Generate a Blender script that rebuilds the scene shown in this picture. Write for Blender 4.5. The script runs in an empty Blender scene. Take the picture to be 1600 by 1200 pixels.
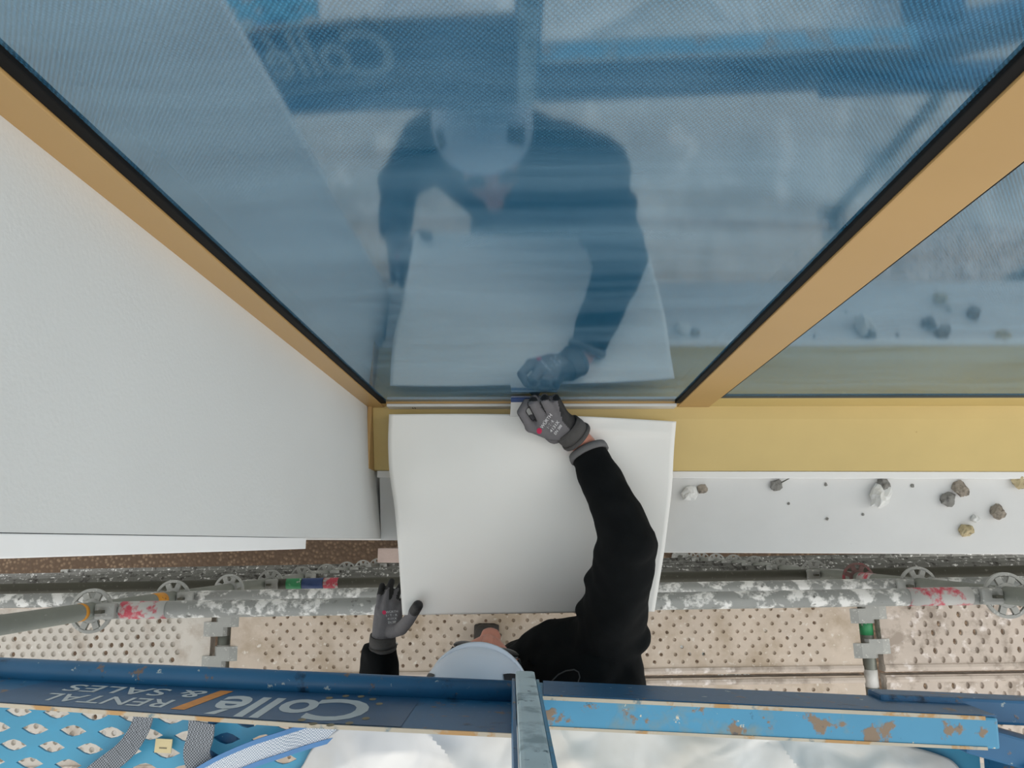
import bpy, bmesh, math, random
from mathutils import Vector, Matrix, noise
from mathutils.bvhtree import BVHTree
random.seed(7)
scene = bpy.context.scene
COL = scene.collection

# ------------------------------------------------------------------ camera
F = 1200.0                      # focal length in pixels of a 1600 px wide frame
HC = 7.2                        # camera height over the ground
def _n(v): return v.normalized()
DN = _n(Vector((39, 246, 1200)))                          # straight down, in image axes (x right, y down, z forward)
_hy = -0.002
AX = _n(Vector((1, _hy, -(DN.x + DN.y*_hy)/DN.z)))        # along the facade
AY = DN.cross(AX)                                          # towards the facade
if AY.y > 0: AY = -AY
cam_d = bpy.data.cameras.new('camera'); cam = bpy.data.objects.new('camera', cam_d); COL.objects.link(cam)
cam_d.sensor_width = 36; cam_d.lens = 36*F/1600; cam_d.clip_start = 0.02
R = Matrix(((AX.x, -AX.y, -AX.z), (AY.x, -AY.y, -AY.z), (-DN.x, DN.y, DN.z)))
cam.matrix_world = Matrix.Translation((0, 0, HC)) @ R.to_4x4()
scene.camera = cam

# ------------------------------------------------------------------ sky, sun, exposure
w = bpy.data.worlds.new('overcast'); scene.world = w; w.use_nodes = True
bg = w.node_tree.nodes['Background']
bg.inputs[0].default_value = (1.0, 0.99, 0.975, 1); bg.inputs[1].default_value = 1.0
sd = bpy.data.lights.new('sun', 'SUN'); sun = bpy.data.objects.new('sun', sd); COL.objects.link(sun)
sd.energy = 1.4; sd.angle = math.radians(50); sd.color = (1.0, 0.97, 0.92)
sun.rotation_euler = (math.radians(-16), math.radians(48), 0); sun.location = (1, -3, 12)
vs = scene.view_settings
vs.view_transform = 'Standard'; vs.look = 'None'; vs.gamma = 1; vs.use_curve_mapping = False
vs.exposure = 0.38

# ------------------------------------------------------------------ small tools
def ray(u, v):
    r = Vector(((u-800)/F, (v-600)/F, 1)); return Vector((r.dot(AX), r.dot(AY), r.dot(DN)))
def P(u, v, D):                 # the point D metres below the camera seen in that direction
    r = ray(u, v); s = D/r.z; return Vector((r.x*s, r.y*s, HC-D))
def W(x, y, D): return Vector((x, y, HC-D))

def lin(c):
    return tuple(((a/255)/12.92 if a/255 <= .04045 else ((a/255+.055)/1.055)**2.4) for a in c) + (1,)

class NT:
    def __init__(s, name):
        s.m = bpy.data.materials.new(name); s.m.use_nodes = True
        s.t = s.m.node_tree; s.b = s.t.nodes['Principled BSDF']; s.o = s.t.nodes['Material Output']
    def n(s, kind, **kw):
        x = s.t.nodes.new(kind)
        for k, v in kw.items(): setattr(x, k, v)
        return x
    def l(s, a, b): s.t.links.new(a, b)
    def coord(s, scale=(1, 1, 1), which='Object'):
        c = s.n('ShaderNodeTexCoord'); mp = s.n('ShaderNodeMapping'); mp.inputs['Scale'].default_value = scale
        s.l(c.outputs[which], mp.inputs[0]); return mp.outputs[0]
    def noise(s, scale, detail=4, rough=.55, vec=None):
        x = s.n('ShaderNodeTexNoise'); x.inputs['Scale'].default_value = scale
        x.inputs['Detail'].default_value = detail; x.inputs['Roughness'].default_value = rough
        s.l(vec if vec is not None else s.coord(), x.inputs['Vector']); return x.outputs['Fac']
    def ramp(s, fac, a, b):
        r = s.n('ShaderNodeMapRange'); r.clamp = True
        r.inputs['From Min'].default_value = a; r.inputs['From Max'].default_value = b
        s.l(fac, r.inputs['Value']); return r.outputs[0]
    def mix(s, fac, a, b):
        x = s.n('ShaderNodeMix', data_type='RGBA')
        if isinstance(fac, (int, float)): x.inputs['Factor'].default_value = fac
        else: s.l(fac, x.inputs['Factor'])
        for i, c in ((6, a), (7, b)):
            if isinstance(c, tuple): x.inputs[i].default_value = c
            else: s.l(c, x.inputs[i])
        return x.outputs[2]
    def math(s, op, a, b=None):
        x = s.n('ShaderNodeMath', operation=op)
        for i, c in enumerate((a, b)):
            if c is None: continue
            if isinstance(c, (int, float)): x.inputs[i].default_value = c
            else: s.l(c, x.inputs[i])
        return x.outputs[0]
    def color(s, c):
        if isinstance(c, tuple): s.b.inputs['Base Color'].default_value = c
        else: s.l(c, s.b.inputs['Base Color'])
    def bump(s, h, strength=.3, dist=.01):
        x = s.n('ShaderNodeBump'); x.inputs['Strength'].default_value = strength; x.inputs['Distance'].default_value = dist
        s.l(h, x.inputs['Height']); s.l(x.outputs[0], s.b.inputs['Normal'])
    def set(s, rough=.6, metal=0., spec=None):
        s.b.inputs['Roughness'].default_value = rough; s.b.inputs['Metallic'].default_value = metal
        if spec is not None: s.b.inputs['Specular IOR Level'].default_value = spec
        return s.m

def plain(name, rgb, rough=.6, metal=0., var=.12, scale=14, bump=0., bscale=60, spec=None):
    t = NT(name); c = lin(rgb); d = tuple(x*(1-var) for x in c[:3]) + (1,)
    t.color(t.mix(t.ramp(t.noise(scale), .3, .7), c, d))
    if bump: t.bump(t.noise(bscale, 5), bump, .004)
    return t.set(rough, metal, spec)

def spotted(name, base, layers, rough=.5, metal=0., var=.15, bump=.2, spec=None):
    """base colour with paint, rust or plaster flecks: layers of (rgb, noise scale, from, to)"""
    t = NT(name); c = lin(base); d = tuple(x*(1-var) for x in c[:3]) + (1,)
    col = t.mix(t.ramp(t.noise(9), .3, .7), c, d); hsum = None
    for i, (rgb, sc, a, b) in enumerate(layers):
        mp = t.coord(); ad = t.n('ShaderNodeVectorMath', operation='ADD'); ad.inputs[1].default_value = (i*3.7+1, i*1.9, i*5.3)
        t.l(mp, ad.inputs[0]); k = t.ramp(t.noise(sc, 5, .6, ad.outputs[0]), a, b)
        col = t.mix(k, col, lin(rgb)); hsum = k if hsum is None else t.math('MAXIMUM', hsum, k)
    t.color(col)
    if hsum is not None and bump: t.bump(hsum, bump, .003)
    return t.set(rough, metal, spec)

M = {}
M['render_white'] = plain('white_membrane', (216, 217, 214), .75, var=.05, scale=3, bump=.08, bscale=220)
M['lip_white'] = plain('white_board', (240, 240, 238), .6, var=.03)
M['gold'] = plain('gold_lacquer', (186, 150, 96), .38, .12, var=.06, scale=5)
M['sill_gold'] = spotted('gold_sill', (204, 180, 116), [((180, 150, 90), 70, .74, .8)], .34, .1, var=.07, bump=.1)  # paler than the frame gold; sky light on the sill put into colour
M['gasket'] = plain('black_rubber', (9, 9, 9), .7, spec=.2)
M['bead'] = plain('white_bead', (222, 222, 218), .4)
M['ledge'] = spotted('grey_white_ledge', (214, 214, 211), [((150, 150, 146), 130, .72, .8)], .5, var=.06, bump=.15)
M['sheet'] = plain('white_film', (243, 242, 236), .5, var=.02, scale=4)
M['jacket'] = plain('black_softshell', (16, 19, 20), .85, var=.25, scale=30, bump=.15, bscale=300, spec=.15)
M['piping'] = plain('grey_piping', (70, 72, 72), .7)
M['knit'] = plain('grey_knit', (112, 112, 112), .9, bump=.4, bscale=500)
M['trousers'] = plain('dark_grey_trousers', (64, 62, 58), .9, bump=.2, bscale=300)
M['boot'] = plain('dark_boot', (52, 49, 45), .7)
M['glove_grey'] = plain('grey_glove_knit', (112, 110, 112), .85, var=.12, scale=60, bump=.3, bscale=600)
M['glove_black'] = plain('black_nitrile', (26, 26, 27), .6, bump=.3, bscale=400)
M['glove_cuff'] = plain('grey_glove_cuff', (84, 82, 80), .9, bump=.4, bscale=500)
M['skin'] = plain('skin', (206, 140, 118), .5, var=.12, scale=40)
M['helmet'] = plain('white_helmet', (214, 224, 236), .35, var=.02)
M['helmet_black'] = plain('helmet_vent', (22, 26, 34), .5)
M['lens'] = plain('dark_lens', (14, 14, 15), .25)
M['print_white'] = plain('white_print', (214, 214, 214), .7)
M['print_red'] = plain('red_print', (196, 40, 84), .7)
galv = [((226, 227, 224), 24, .50, .60), ((96, 98, 94), 40, .62, .72)]
M['galv'] = spotted('galvanised_tube', (150, 153, 150), galv, .55, .35, bump=.5)
M['galv_dirty'] = spotted('dirty_galvanised_tube', (112, 113, 108), [((224, 225, 222), 45, .58, .66), ((52, 50, 46), 24, .52, .66)], .6, .3, bump=.5)
M['galv_plain'] = spotted('clean_galvanised_tube', (130, 134, 126), [((170, 172, 168), 60, .66, .74)], .5, .4, bump=.2)
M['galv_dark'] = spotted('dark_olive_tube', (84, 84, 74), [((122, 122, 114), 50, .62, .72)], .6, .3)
M['galv_cast'] = spotted('cast_steel', (160, 162, 158), [((205, 205, 200), 50, .6, .7)], .55, .3)
M['rosette_dark'] = spotted('rusty_cast_steel', (104, 78, 74), [((150, 40, 58), 20, .55, .65)], .6, .2)
M['red'] = spotted('red_paint', (190, 72, 88), [((178, 178, 174), 22, .44, .54)], .6)
M['orange'] = spotted('orange_tag', (214, 146, 40), [((90, 60, 30), 60, .62, .7)], .6)
M['green'] = spotted('green_paint', (56, 150, 96), [((205, 208, 204), 40, .6, .68)], .5)
M['bluetape'] = plain('blue_tape', (44, 70, 120), .5)
M['plaster'] = plain('white_plaster', (224, 224, 220), .9, bump=.5)
M['deck_a'] = spotted('pale_deck_steel', (206, 201, 192), [((178, 168, 156), 12, .5, .7), ((222, 220, 214), 45, .62, .72)], .65, .1)
M['deck_b'] = spotted('sandy_deck_steel', (206, 192, 176), [((176, 160, 140), 6, .48, .64), ((222, 216, 206), 40, .6, .7)], .65, .1)
M['deck_c'] = spotted('stained_deck_steel', (198, 186, 174), [((160, 148, 136), 12, .5, .62), ((222, 214, 208), 16, .57, .66)], .65, .1)
M['blue'] = spotted('blue_paint', (72, 146, 182), [((112, 140, 146), 9, .52, .62), ((130, 112, 92), 20, .59, .63), ((206, 200, 178), 46, .67, .70), ((26, 62, 84), 34, .66, .74)], .45, .0, var=.12)
M['blue_clean'] = spotted('clean_blue_paint', (76, 156, 188), [((70, 160, 196), 12, .5, .7), ((190, 176, 148), 60, .74, .78)], .45, var=.06, bump=.1)
M['blue_deep'] = spotted('deep_blue_paint', (34, 98, 140), [((112, 96, 84), 28, .61, .66), ((160, 176, 180), 60, .66, .70), ((16, 50, 76), 20, .6, .7)], .42)  # darker lift blue; on the box beam's face it stands for shade
M['blue_worn'] = spotted('worn_pale_paint', (202, 220, 224), [((44, 76, 92), 26, .6, .66), ((150, 170, 176), 14, .5, .6)], .55)
M['edge_worn'] = spotted('worn_beige_edge', (186, 178, 160), [((176, 140, 92), 16, .54, .60), ((110, 130, 136), 30, .6, .68)], .6)
M['sticker'] = plain('navy_sticker', (36, 84, 122), .4, var=.18, scale=9)
M['letter'] = plain('grey_lettering', (186, 198, 202), .5)
M['letter_orange'] = plain('orange_lettering', (214, 142, 56), .5, var=.25, scale=60)
M['letter_brown'] = plain('worn_gear_print', (142, 132, 104), .6, var=.3, scale=60)
M['tag'] = plain('cream_tag', (222, 206, 160), .7)
M['stone'] = spotted('brownish_stone', (158, 148, 134), [((110, 102, 92), 60, .55, .65)], .9)
M['mortar'] = spotted('grey_mortar', (138, 136, 130), [((100, 98, 94), 80, .55, .65)], .9)
M['sandstone'] = spotted('yellowish_stone', (196, 180, 142), [((120, 108, 88), 70, .56, .66)], .9)
M['brick'] = plain('pinkish_block', (190, 172, 164), .85, bump=.4)

def ground_mat():
    t = NT('brown_gravel'); v = t.n('ShaderNodeTexVoronoi'); v.inputs['Scale'].default_value = 28
    t.l(t.coord(), v.inputs['Vector'])
    c = t.mix(t.ramp(t.noise(3), .35, .65), lin((112, 92, 72)), lin((140, 120, 98)))
    c = t.mix(t.ramp(v.outputs['Distance'], .0, .5), c, lin((84, 68, 54)))
    t.color(c); t.bump(v.outputs['Distance'], .6, .02); return t.set(.95)
M['ground'] = ground_mat()

def glass_mat():
    t = NT('window_glass'); t.t.nodes.remove(t.b)
    fr = t.n('ShaderNodeFresnel'); fr.inputs['IOR'].default_value = 3.3
    tr = t.n('ShaderNodeBsdfTransparent'); tr.inputs[0].default_value = (.84, .95, 1, 1)
    gl = t.n('ShaderNodeBsdfGlossy'); gl.inputs['Color'].default_value = (.86, .96, 1, 1); gl.inputs['Roughness'].default_value = .06
    mx = t.n('ShaderNodeMixShader'); t.l(fr.outputs[0], mx.inputs[0]); t.l(gl.outputs[0], mx.inputs[2])
    # wiped dust: thin streaks lying along the pane
    vec = t.coord((1.2, 1, 9)); wob = t.n('ShaderNodeTexNoise'); wob.inputs['Scale'].default_value = 2.2
    t.l(t.coord(), wob.inputs['Vector'])
    va = t.n('ShaderNodeVectorMath', operation='MULTIPLY_ADD'); va.inputs[1].default_value = (1.2, 0, 1.6)
    t.l(wob.outputs['Color'], va.inputs[0]); t.l(vec, va.inputs[2])
    k = t.math('MULTIPLY', t.ramp(t.noise(1.5, 6, .6, va.outputs[0]), .40, .72), .16)
    df = t.n('ShaderNodeBsdfDiffuse'); df.inputs[0].default_value = (.42, .64, .78, 1)
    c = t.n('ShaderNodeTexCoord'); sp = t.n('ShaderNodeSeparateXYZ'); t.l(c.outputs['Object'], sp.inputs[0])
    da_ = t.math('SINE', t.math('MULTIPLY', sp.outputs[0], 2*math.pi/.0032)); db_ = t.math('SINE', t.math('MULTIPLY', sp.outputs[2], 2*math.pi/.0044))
    kf = t.math('ADD', .12, t.math('MULTIPLY', t.ramp(t.math('MULTIPLY', da_, db_), -.1, .5), .26))  # dotted blue haze, standing in for light off the screen behind
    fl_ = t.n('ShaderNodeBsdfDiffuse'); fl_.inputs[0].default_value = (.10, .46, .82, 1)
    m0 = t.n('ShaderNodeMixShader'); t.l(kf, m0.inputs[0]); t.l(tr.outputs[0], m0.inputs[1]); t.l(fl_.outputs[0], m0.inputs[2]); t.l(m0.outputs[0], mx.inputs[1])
    m2 = t.n('ShaderNodeMixShader'); t.l(k, m2.inputs[0]); t.l(mx.outputs[0], m2.inputs[1]); t.l(df.outputs[0], m2.inputs[2])
    t.l(m2.outputs[0], t.o.inputs['Surface']); return t.m
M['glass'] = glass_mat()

def blind_mat():
    t = NT('blue_screen_fabric'); c = t.n('ShaderNodeTexCoord'); sp = t.n('ShaderNodeSeparateXYZ'); t.l(c.outputs['Object'], sp.inputs[0])
    a = t.math('SINE', t.math('MULTIPLY', sp.outputs[0], 2*math.pi/.0030)); b = t.math('SINE', t.math('MULTIPLY', sp.outputs[2], 2*math.pi/.0050))
    dots = t.ramp(t.math('MULTIPLY', a, b), -.2, .6)
    base = t.mix(t.ramp(t.noise(2.5, 4, .6, t.coord((1, 1, 7))), .35, .65), lin((70, 170, 232)), lin((40, 130, 214)))
    t.color(t.mix(dots, base, lin((170, 232, 250)))); return t.set(.8)
M['blind'] = blind_mat()
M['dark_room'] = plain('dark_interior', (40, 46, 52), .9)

def plastic_mat():
    t = NT('crumpled_plastic'); t.color(t.mix(t.ramp(t.noise(5), .4, .7), lin((232, 232, 229)), lin((206, 202, 192))))
    t.b.inputs['Subsurface Weight'].default_value = 0
    t.bump(t.noise(9, 3, .5), .12, .006); return t.set(.45)
M['plastic'] = plastic_mat()

def strap_mat(name, a, b, p=.0035):
    t = NT(name); c = t.n('ShaderNodeTexCoord'); ch = t.n('ShaderNodeTexChecker'); ch.inputs['Scale'].default_value = 1/p
    t.l(c.outputs['Object'], ch.inputs['Vector']); ch.inputs[1].default_value = lin(a); ch.inputs[2].default_value = lin(b)
    t.color(ch.outputs[0]); return t.set(.8)
M['strap_grey'] = strap_mat('grey_woven_webbing', (70, 74, 78), (150, 156, 162), .0022)
M['strap_light'] = strap_mat('pale_woven_webbing', (150, 165, 180), (222, 226, 230), .002)
M['strap_blue'] = plain('blue_webbing_edge', (92, 140, 190), .7)

# ------------------------------------------------------------------ mesh tools
def tag(o, label=None, cat=None, group=None, kind=None):
    for k, v in (('label', label), ('category', cat), ('group', group), ('kind', kind)):
        if v: o[k] = v
    return o
def empty(name, loc=(0, 0, 0), rz=0, **kw):
    o = bpy.data.objects.new(name, None); o.location = loc; o.rotation_euler = (0, 0, rz); o.empty_display_size = .05
    COL.objects.link(o); return tag(o, **kw)
def link(name, me, mat, parent=None, **kw):
    o = bpy.data.objects.new(name, me)
    if mat is not None:
        me.materials.clear()
        for m in (mat if isinstance(mat, (list, tuple)) else [mat]): me.materials.append(M[m] if isinstance(m, str) else m)
    COL.objects.link(o)
    if parent is not None: o.parent = parent
    return tag(o, **kw)

class MB:
    def __init__(s): s.v = []; s.f = []
    def poly(s, pts):
        i = len(s.v); s.v += [Vector(p) for p in pts]; s.f.append(list(range(i, i+len(pts)))); return s
    def box(s, lo, hi, mtx=None):
        i = len(s.v)
        for z in (lo[2], hi[2]):
            for x, y in ((lo[0], lo[1]), (hi[0], lo[1]), (hi[0], hi[1]), (lo[0], hi[1])):
                p = Vector((x, y, z)); s.v.append(mtx @ p if mtx else p)
        for q in ((0, 3, 2, 1), (4, 5, 6, 7), (0, 1, 5, 4), (1, 2, 6, 5), (2, 3, 7, 6), (3, 0, 4, 7)): s.f.append([i+k for k in q])
        return s
    def prism(s, prof, x0, x1, mtx=None):
        """profile of (y, z) extruded along x"""
        i = len(s.v); n = len(prof)
        for x in (x0, x1):
            for y, z in prof:
                p = Vector((x, y, z)); s.v.append(mtx @ p if mtx else p)
        for k in range(n): s.f.append([i+k, i+(k+1) % n, i+n+(k+1) % n, i+n+k])
        s.f.append([i+k for k in range(n)][::-1]); s.f.append([i+n+k for k in range(n)]); return s
    def tube(s, path, rad, seg=14, caps=True, flat=None):
        """rings along path; rad a number or a list; flat = list of (axis vector, scale) squashing a ring"""
        path = [Vector(p) for p in path]; n = len(path)
        rad = rad if isinstance(rad, (list, tuple)) else [rad]*n
        up = None; i = len(s.v)
        for k, p in enumerate(path):
            t = (path[min(k+1, n-1)] - path[max(k-1, 0)]).normalized()
            if up is None: up = t.orthogonal().normalized()
            up = (up - t*up.dot(t)).normalized(); sd = t.cross(up)
            for q in range(seg):
                a = 2*math.pi*q/seg; d = (up*math.cos(a) + sd*math.sin(a))*rad[k]
                if flat: d = d - flat[0]*(d.dot(flat[0])*(1-flat[1]))
                s.v.append(p + d)
        for k in range(n-1):
            for q in range(seg):
                s.f.append([i+k*seg+q, i+k*seg+(q+1) % seg, i+(k+1)*seg+(q+1) % seg, i+(k+1)*seg+q])
        if caps:
            s.f.append([i+q for q in range(seg)][::-1]); s.f.append([i+(n-1)*seg+q for q in range(seg)])
        return s
    def capsule(s, path, rad, seg=12, **k):
        """tube with rounded ends"""
        path = [Vector(p) for p in path]; rad = list(rad) if isinstance(rad, (list, tuple)) else [rad]*len(path)
        t0 = (path[0]-path[1]).normalized(); t1 = (path[-1]-path[-2]).normalized()
        a = [(path[0]+t0*rad[0]*math.sin(x), rad[0]*math.cos(x)) for x in (1.45, 1.0, .5)]
        b = [(path[-1]+t1*rad[-1]*math.sin(x), rad[-1]*math.cos(x)) for x in (.5, 1.0, 1.45)]
        return s.tube([p for p, _ in a]+path+[p for p, _ in b], [r for _, r in a]+rad+[r for _, r in b], seg, **k)
    def ball(s, c, r, mtx=None, nu=14, nv=9):
        c = Vector(c); r = r if isinstance(r, (list, tuple)) else (r, r, r); i = len(s.v)
        mtx = mtx or Matrix.Identity(3)
        s.v.append(c + mtx @ Vector((0, 0, r[2])))
        for a in range(1, nv):
            for q in range(nu):
                th = math.pi*a/nv; ph = 2*math.pi*q/nu
                s.v.append(c + mtx @ Vector((r[0]*math.sin(th)*math.cos(ph), r[1]*math.sin(th)*math.sin(ph), r[2]*math.cos(th))))
        s.v.append(c + mtx @ Vector((0, 0, -r[2]))); e = len(s.v)-1
        for q in range(nu): s.f.append([i, i+1+q, i+1+(q+1) % nu]); s.f.append([e, e-nu+(q+1) % nu, e-nu+q])
        for a in range(nv-2):
            for q in range(nu):
                x = i+1+a*nu; s.f.append([x+q, x+nu+q, x+nu+(q+1) % nu, x+(q+1) % nu])
        return s
    def mesh(s, name, smooth=False, bevel=0, fix=True):
        me = bpy.data.meshes.new(name); me.from_pydata([tuple(p) for p in s.v], [], s.f)
        if fix or bevel:
            bm = bmesh.new(); bm.from_mesh(me)
            if bevel:
                bmesh.ops.remove_doubles(bm, verts=bm.verts, dist=1e-6)
                bmesh.ops.bevel(bm, geom=[e for e in bm.edges if len(e.link_faces) == 2 and e.calc_face_angle(0) > .5], offset=bevel, segments=2, affect='EDGES', profile=.6)
            bmesh.ops.recalc_face_normals(bm, faces=bm.faces); bm.to_mesh(me); bm.free()
        if smooth:
            me.polygons.foreach_set('use_smooth', [True]*len(me.polygons))
            if smooth == 'auto':
                bm = bmesh.new(); bm.from_mesh(me)
                for e in bm.edges: e.smooth = e.calc_face_angle(0) < .7
                bm.to_mesh(me); bm.free()
        me.update(); return me
    def build(s, name, mat, parent=None, smooth=False, bevel=0, **kw):
        return link(name, s.mesh(name, smooth, bevel), mat, parent, **kw)

def voxel(mb, name, size, iters=3, disp=None):
    """fuse overlapping closed shapes into one continuous skin"""
    me = mb.mesh(name+'_raw', fix=True); o = bpy.data.objects.new('raw', me); COL.objects.link(o)
    md = o.modifiers.new('r', 'REMESH'); md.mode = 'VOXEL'; md.voxel_size = size; md.adaptivity = 0
    dg = bpy.context.evaluated_depsgraph_get(); dg.update()
    out = bpy.data.meshes.new_from_object(o.evaluated_get(dg)); out.name = name
    bpy.data.objects.remove(o); bpy.data.meshes.remove(me)
    bm = bmesh.new(); bm.from_mesh(out)
    for _ in range(iters): bmesh.ops.smooth_vert(bm, verts=bm.verts, factor=.5, use_axis_x=True, use_axis_y=True, use_axis_z=True)
    if disp:
        bm.normal_update(); mv = [(v, v.co + v.normal*disp(v.co, v.normal)) for v in bm.verts]
        for v, c in mv: v.co = c
    bm.to_mesh(out); bm.free()
    out.polygons.foreach_set('use_smooth', [True]*len(out.polygons)); out.update(); return out

def text_mesh(txt, name='lettering', bold=.0):
    c = bpy.data.curves.new('t', 'FONT'); c.body = txt; c.offset = bold; c.resolution_u = 4; c.align_x = 'CENTER'; c.align_y = 'CENTER'
    o = bpy.data.objects.new('t', c); COL.objects.link(o)
    dg = bpy.context.evaluated_depsgraph_get(); dg.update()
    me = bpy.data.meshes.new_from_object(o.evaluated_get(dg)); me.name = name
    bpy.data.objects.remove(o); return me
def fit(me, x0, x1, y0, y1):
    """scale flat lettering into a box; returns list of points"""
    xs = [v.co.x for v in me.vertices]; ys = [v.co.y for v in me.vertices]
    a, b, c, d = min(xs), max(xs), min(ys), max(ys)
    for v in me.vertices:
        v.co.x = x0 + (v.co.x-a)/(b-a)*(x1-x0); v.co.y = y0 + (v.co.y-c)/(d-c)*(y1-y0); v.co.z = 0

# ================================================================== THE SETTING
YG = .278                                    # glass plane
TOP = -1.6                                   # the facade goes on this far above the camera
# ground
g = MB(); N = 26
for i in range(N+1):
    for j in range(N+1):
        x = -12+24*i/N; y = -14+15*j/N; g.v.append(Vector((x, y, .05*noise.noise(Vector((x*.7, y*.7, 0)))-.03)))
for i in range(N):
    for j in range(N): g.f.append([i*(N+1)+j, (i+1)*(N+1)+j, (i+1)*(N+1)+j+1, i*(N+1)+j+1])
g.build('ground', 'ground', smooth=True, kind='structure', label='brown gravelly earth far below the scaffold')

M['reflection_slab'] = spotted('pale_slab', (176, 174, 168), [((150, 148, 142), 1.2, .45, .6), ((196, 194, 188), 3, .55, .65)], .9, bump=.1)
MB().box((-12, -14, -.06), (12, -1.6, .035)).build('reflection_slab', 'reflection_slab', kind='structure', label='added pale slab out beyond the scaffold that brightens the window reflection')  # unseen pale slab, added to brighten what the window glass mirrors
# wall beside the window: its white reveal is seen edge-on from above
XR0, XR1 = -.351, -.333                      # reveal: at the frame, at the outer face
wl = MB()
prof = [(-3.2, .004), (XR1, .004), (XR0, YG-.004), (XR0, .75), (-3.2, .75)]
n = len(prof); wl.v = [Vector((x, y, -.2)) for x, y in prof] + [Vector((x, y, HC-TOP)) for x, y in prof]
wl.f = [[k, (k+1) % n, n+(k+1) % n, n+k] for k in range(n)] + [list(range(n))[::-1], [n+k for k in range(n)]]
wl.build('wall_left', 'render_white', kind='structure', label='white membrane covered wall reveal beside the golden window frame')
MB().box((XR0, .03, -.2), (3.2, .75, HC-1.76)).build('wall_front', 'render_white', kind='structure', label='white wall under the window ledge')
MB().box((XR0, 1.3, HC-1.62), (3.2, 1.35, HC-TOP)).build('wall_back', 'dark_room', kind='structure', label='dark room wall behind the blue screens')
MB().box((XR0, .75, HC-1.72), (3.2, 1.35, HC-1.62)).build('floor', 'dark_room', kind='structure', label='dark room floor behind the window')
# torn crumbs of foam along the membrane edge
cr = MB()
for k in range(26):
    D = random.uniform(.5, 1.2); cr.ball((XR0+.001, YG-.006-random.uniform(0, .002), HC-D), random.uniform(.0008, .0018), nu=5, nv=4)
# trims
lipb = MB().box((-1.0, -.012, HC-1.12), (XR1+.0005, .0035, HC-TOP)); lipb.build('trim_1', 'lip_white', bevel=.001, kind='structure', label='bright white board edge along the outer corner of the reveal')

# windows -------------------------------------------------------------
def window(name, x0, x1, dbot, fl, fr, label):
    wn = empty(name, (x0, YG, HC-dbot), kind='structure', label=label)
    inv = Matrix.Translation((-x0, -YG, -(HC-dbot)))
    def b(part, mat, lo, hi, bev=0, **k):
        return MB().box(lo, hi, inv).build(part, mat, wn, bevel=bev, **k)
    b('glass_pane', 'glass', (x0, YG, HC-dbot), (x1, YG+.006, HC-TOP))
    gk = .0105
    gl_ = gk if name == 'window_1' else .0035
    b('gasket', 'gasket', (x0-gl_, YG-.004, HC-dbot-.004), (x0, YG+.012, HC-TOP), .001)
    b('gasket', 'gasket', (x1, YG-.004, HC-dbot-.004), (x1+gk, YG+.012, HC-TOP), .001)
    if dbot < 1.5: b('gasket', 'galv_dark', (x0, YG-.004, HC-dbot-.004), (x1, YG+.012, HC-dbot), .001)
    for a0, a1 in (fl, fr):
        if a1 > a0: b('frame_post', 'gold', (a0, YG-.006, HC-1.60), (a1, YG+.05, HC-TOP), .0015)
    return wn, b
w1, b1 = window('window_1', -.307, .2785, 1.532, (-.365, -.3176), (.289, .3545), 'golden framed window pane above the white sheet with a black gasket')
b1('bottom_rail', 'gold', (-.3175, YG-.004, HC-1.64), (.289, YG+.05, HC-1.5325))
b1('glazing_bead', 'bead', (-.306, YG-.010, HC-1.566), (.282, YG-.0042, HC-1.5335), .001)
bp = b1('pencil_mark', 'gasket', (-.2555, YG-.0106, HC-1.558), (-.254, YG-.0101, HC-1.545)); b1('pencil_mark', 'gasket', (-.251, YG-.0106, HC-1.559), (-.2495, YG-.0101, HC-1.546))
w2, b2 = window('window_2', .3585, 3.1, 1.475, (0, 0), (3.11, 3.19), 'golden framed window pane beside the thick golden post, above the rubble ledge')
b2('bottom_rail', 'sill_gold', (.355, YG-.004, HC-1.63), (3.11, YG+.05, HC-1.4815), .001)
# screens behind the glass
def blind(x0, x1, dbot, label):
    t = empty('screen_blind', ((x0+x1)/2, YG+.06, HC-dbot), label=label, cat='blind', group='blue screens behind the panes')
    L = x1-x0
    m = MB(); nx = 30
    for k in range(nx+1):
        x = -L/2+L*k/nx; y = .004*math.sin(k*1.3)
        m.v += [Vector((x, y, .02)), Vector((x, y, dbot-TOP))]
    m.f = [[2*k, 2*k+2, 2*k+3, 2*k+1] for k in range(nx)]
    me = m.mesh('fabric', True); o = link('fabric', me, 'blind', t); sdm = o.modifiers.new('s', 'SOLIDIFY'); sdm.thickness = .001
    MB().tube([(-L/2, 0, .012), (L/2, 0, .012)], .012, 12).build('bottom_bar', 'galv_plain', t, True)
blind(-.30, .272, 1.55, 'blue mesh screen hanging behind the pane that mirrors the worker')
blind(.372, 3.09, 1.52, 'blue mesh screen hanging behind the pane above the rubble ledge')

# golden sill board and white ledge
DS0, DS1 = 1.568, 1.604                      # sill board: at the glass, at its outer edge
ys1 = .146
sill = MB().prism([(YG-.004, HC-DS0), (YG-.03, HC-DS0-.004), (ys1, HC-DS1), (ys1-.0015, HC-DS1-.004), (ys1, HC-DS1-.03), (YG-.004, HC-DS1-.03)], XR0+.010, 3.15)
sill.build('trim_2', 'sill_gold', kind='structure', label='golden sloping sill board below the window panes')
MB().box((XR0+.0015, ys1-.002, HC-DS1-.03), (XR0+.0095, YG-.004, HC-DS0+.012)).build('trim_3', 'gold', bevel=.001, kind='structure', label='narrow golden end strip of the sill against the white reveal')
DL0, DL1 = 1.624, 1.672; YL1 = -.022
led = MB()
led.prism([(.132, HC-DL0-.05), (.132, HC-DL0), (YL1+.002, HC-DL1), (YL1, HC-DL1-.003), (YL1, HC-DL1-.03), (.03, HC-DL1-.05)], -.26, 3.15)
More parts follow.
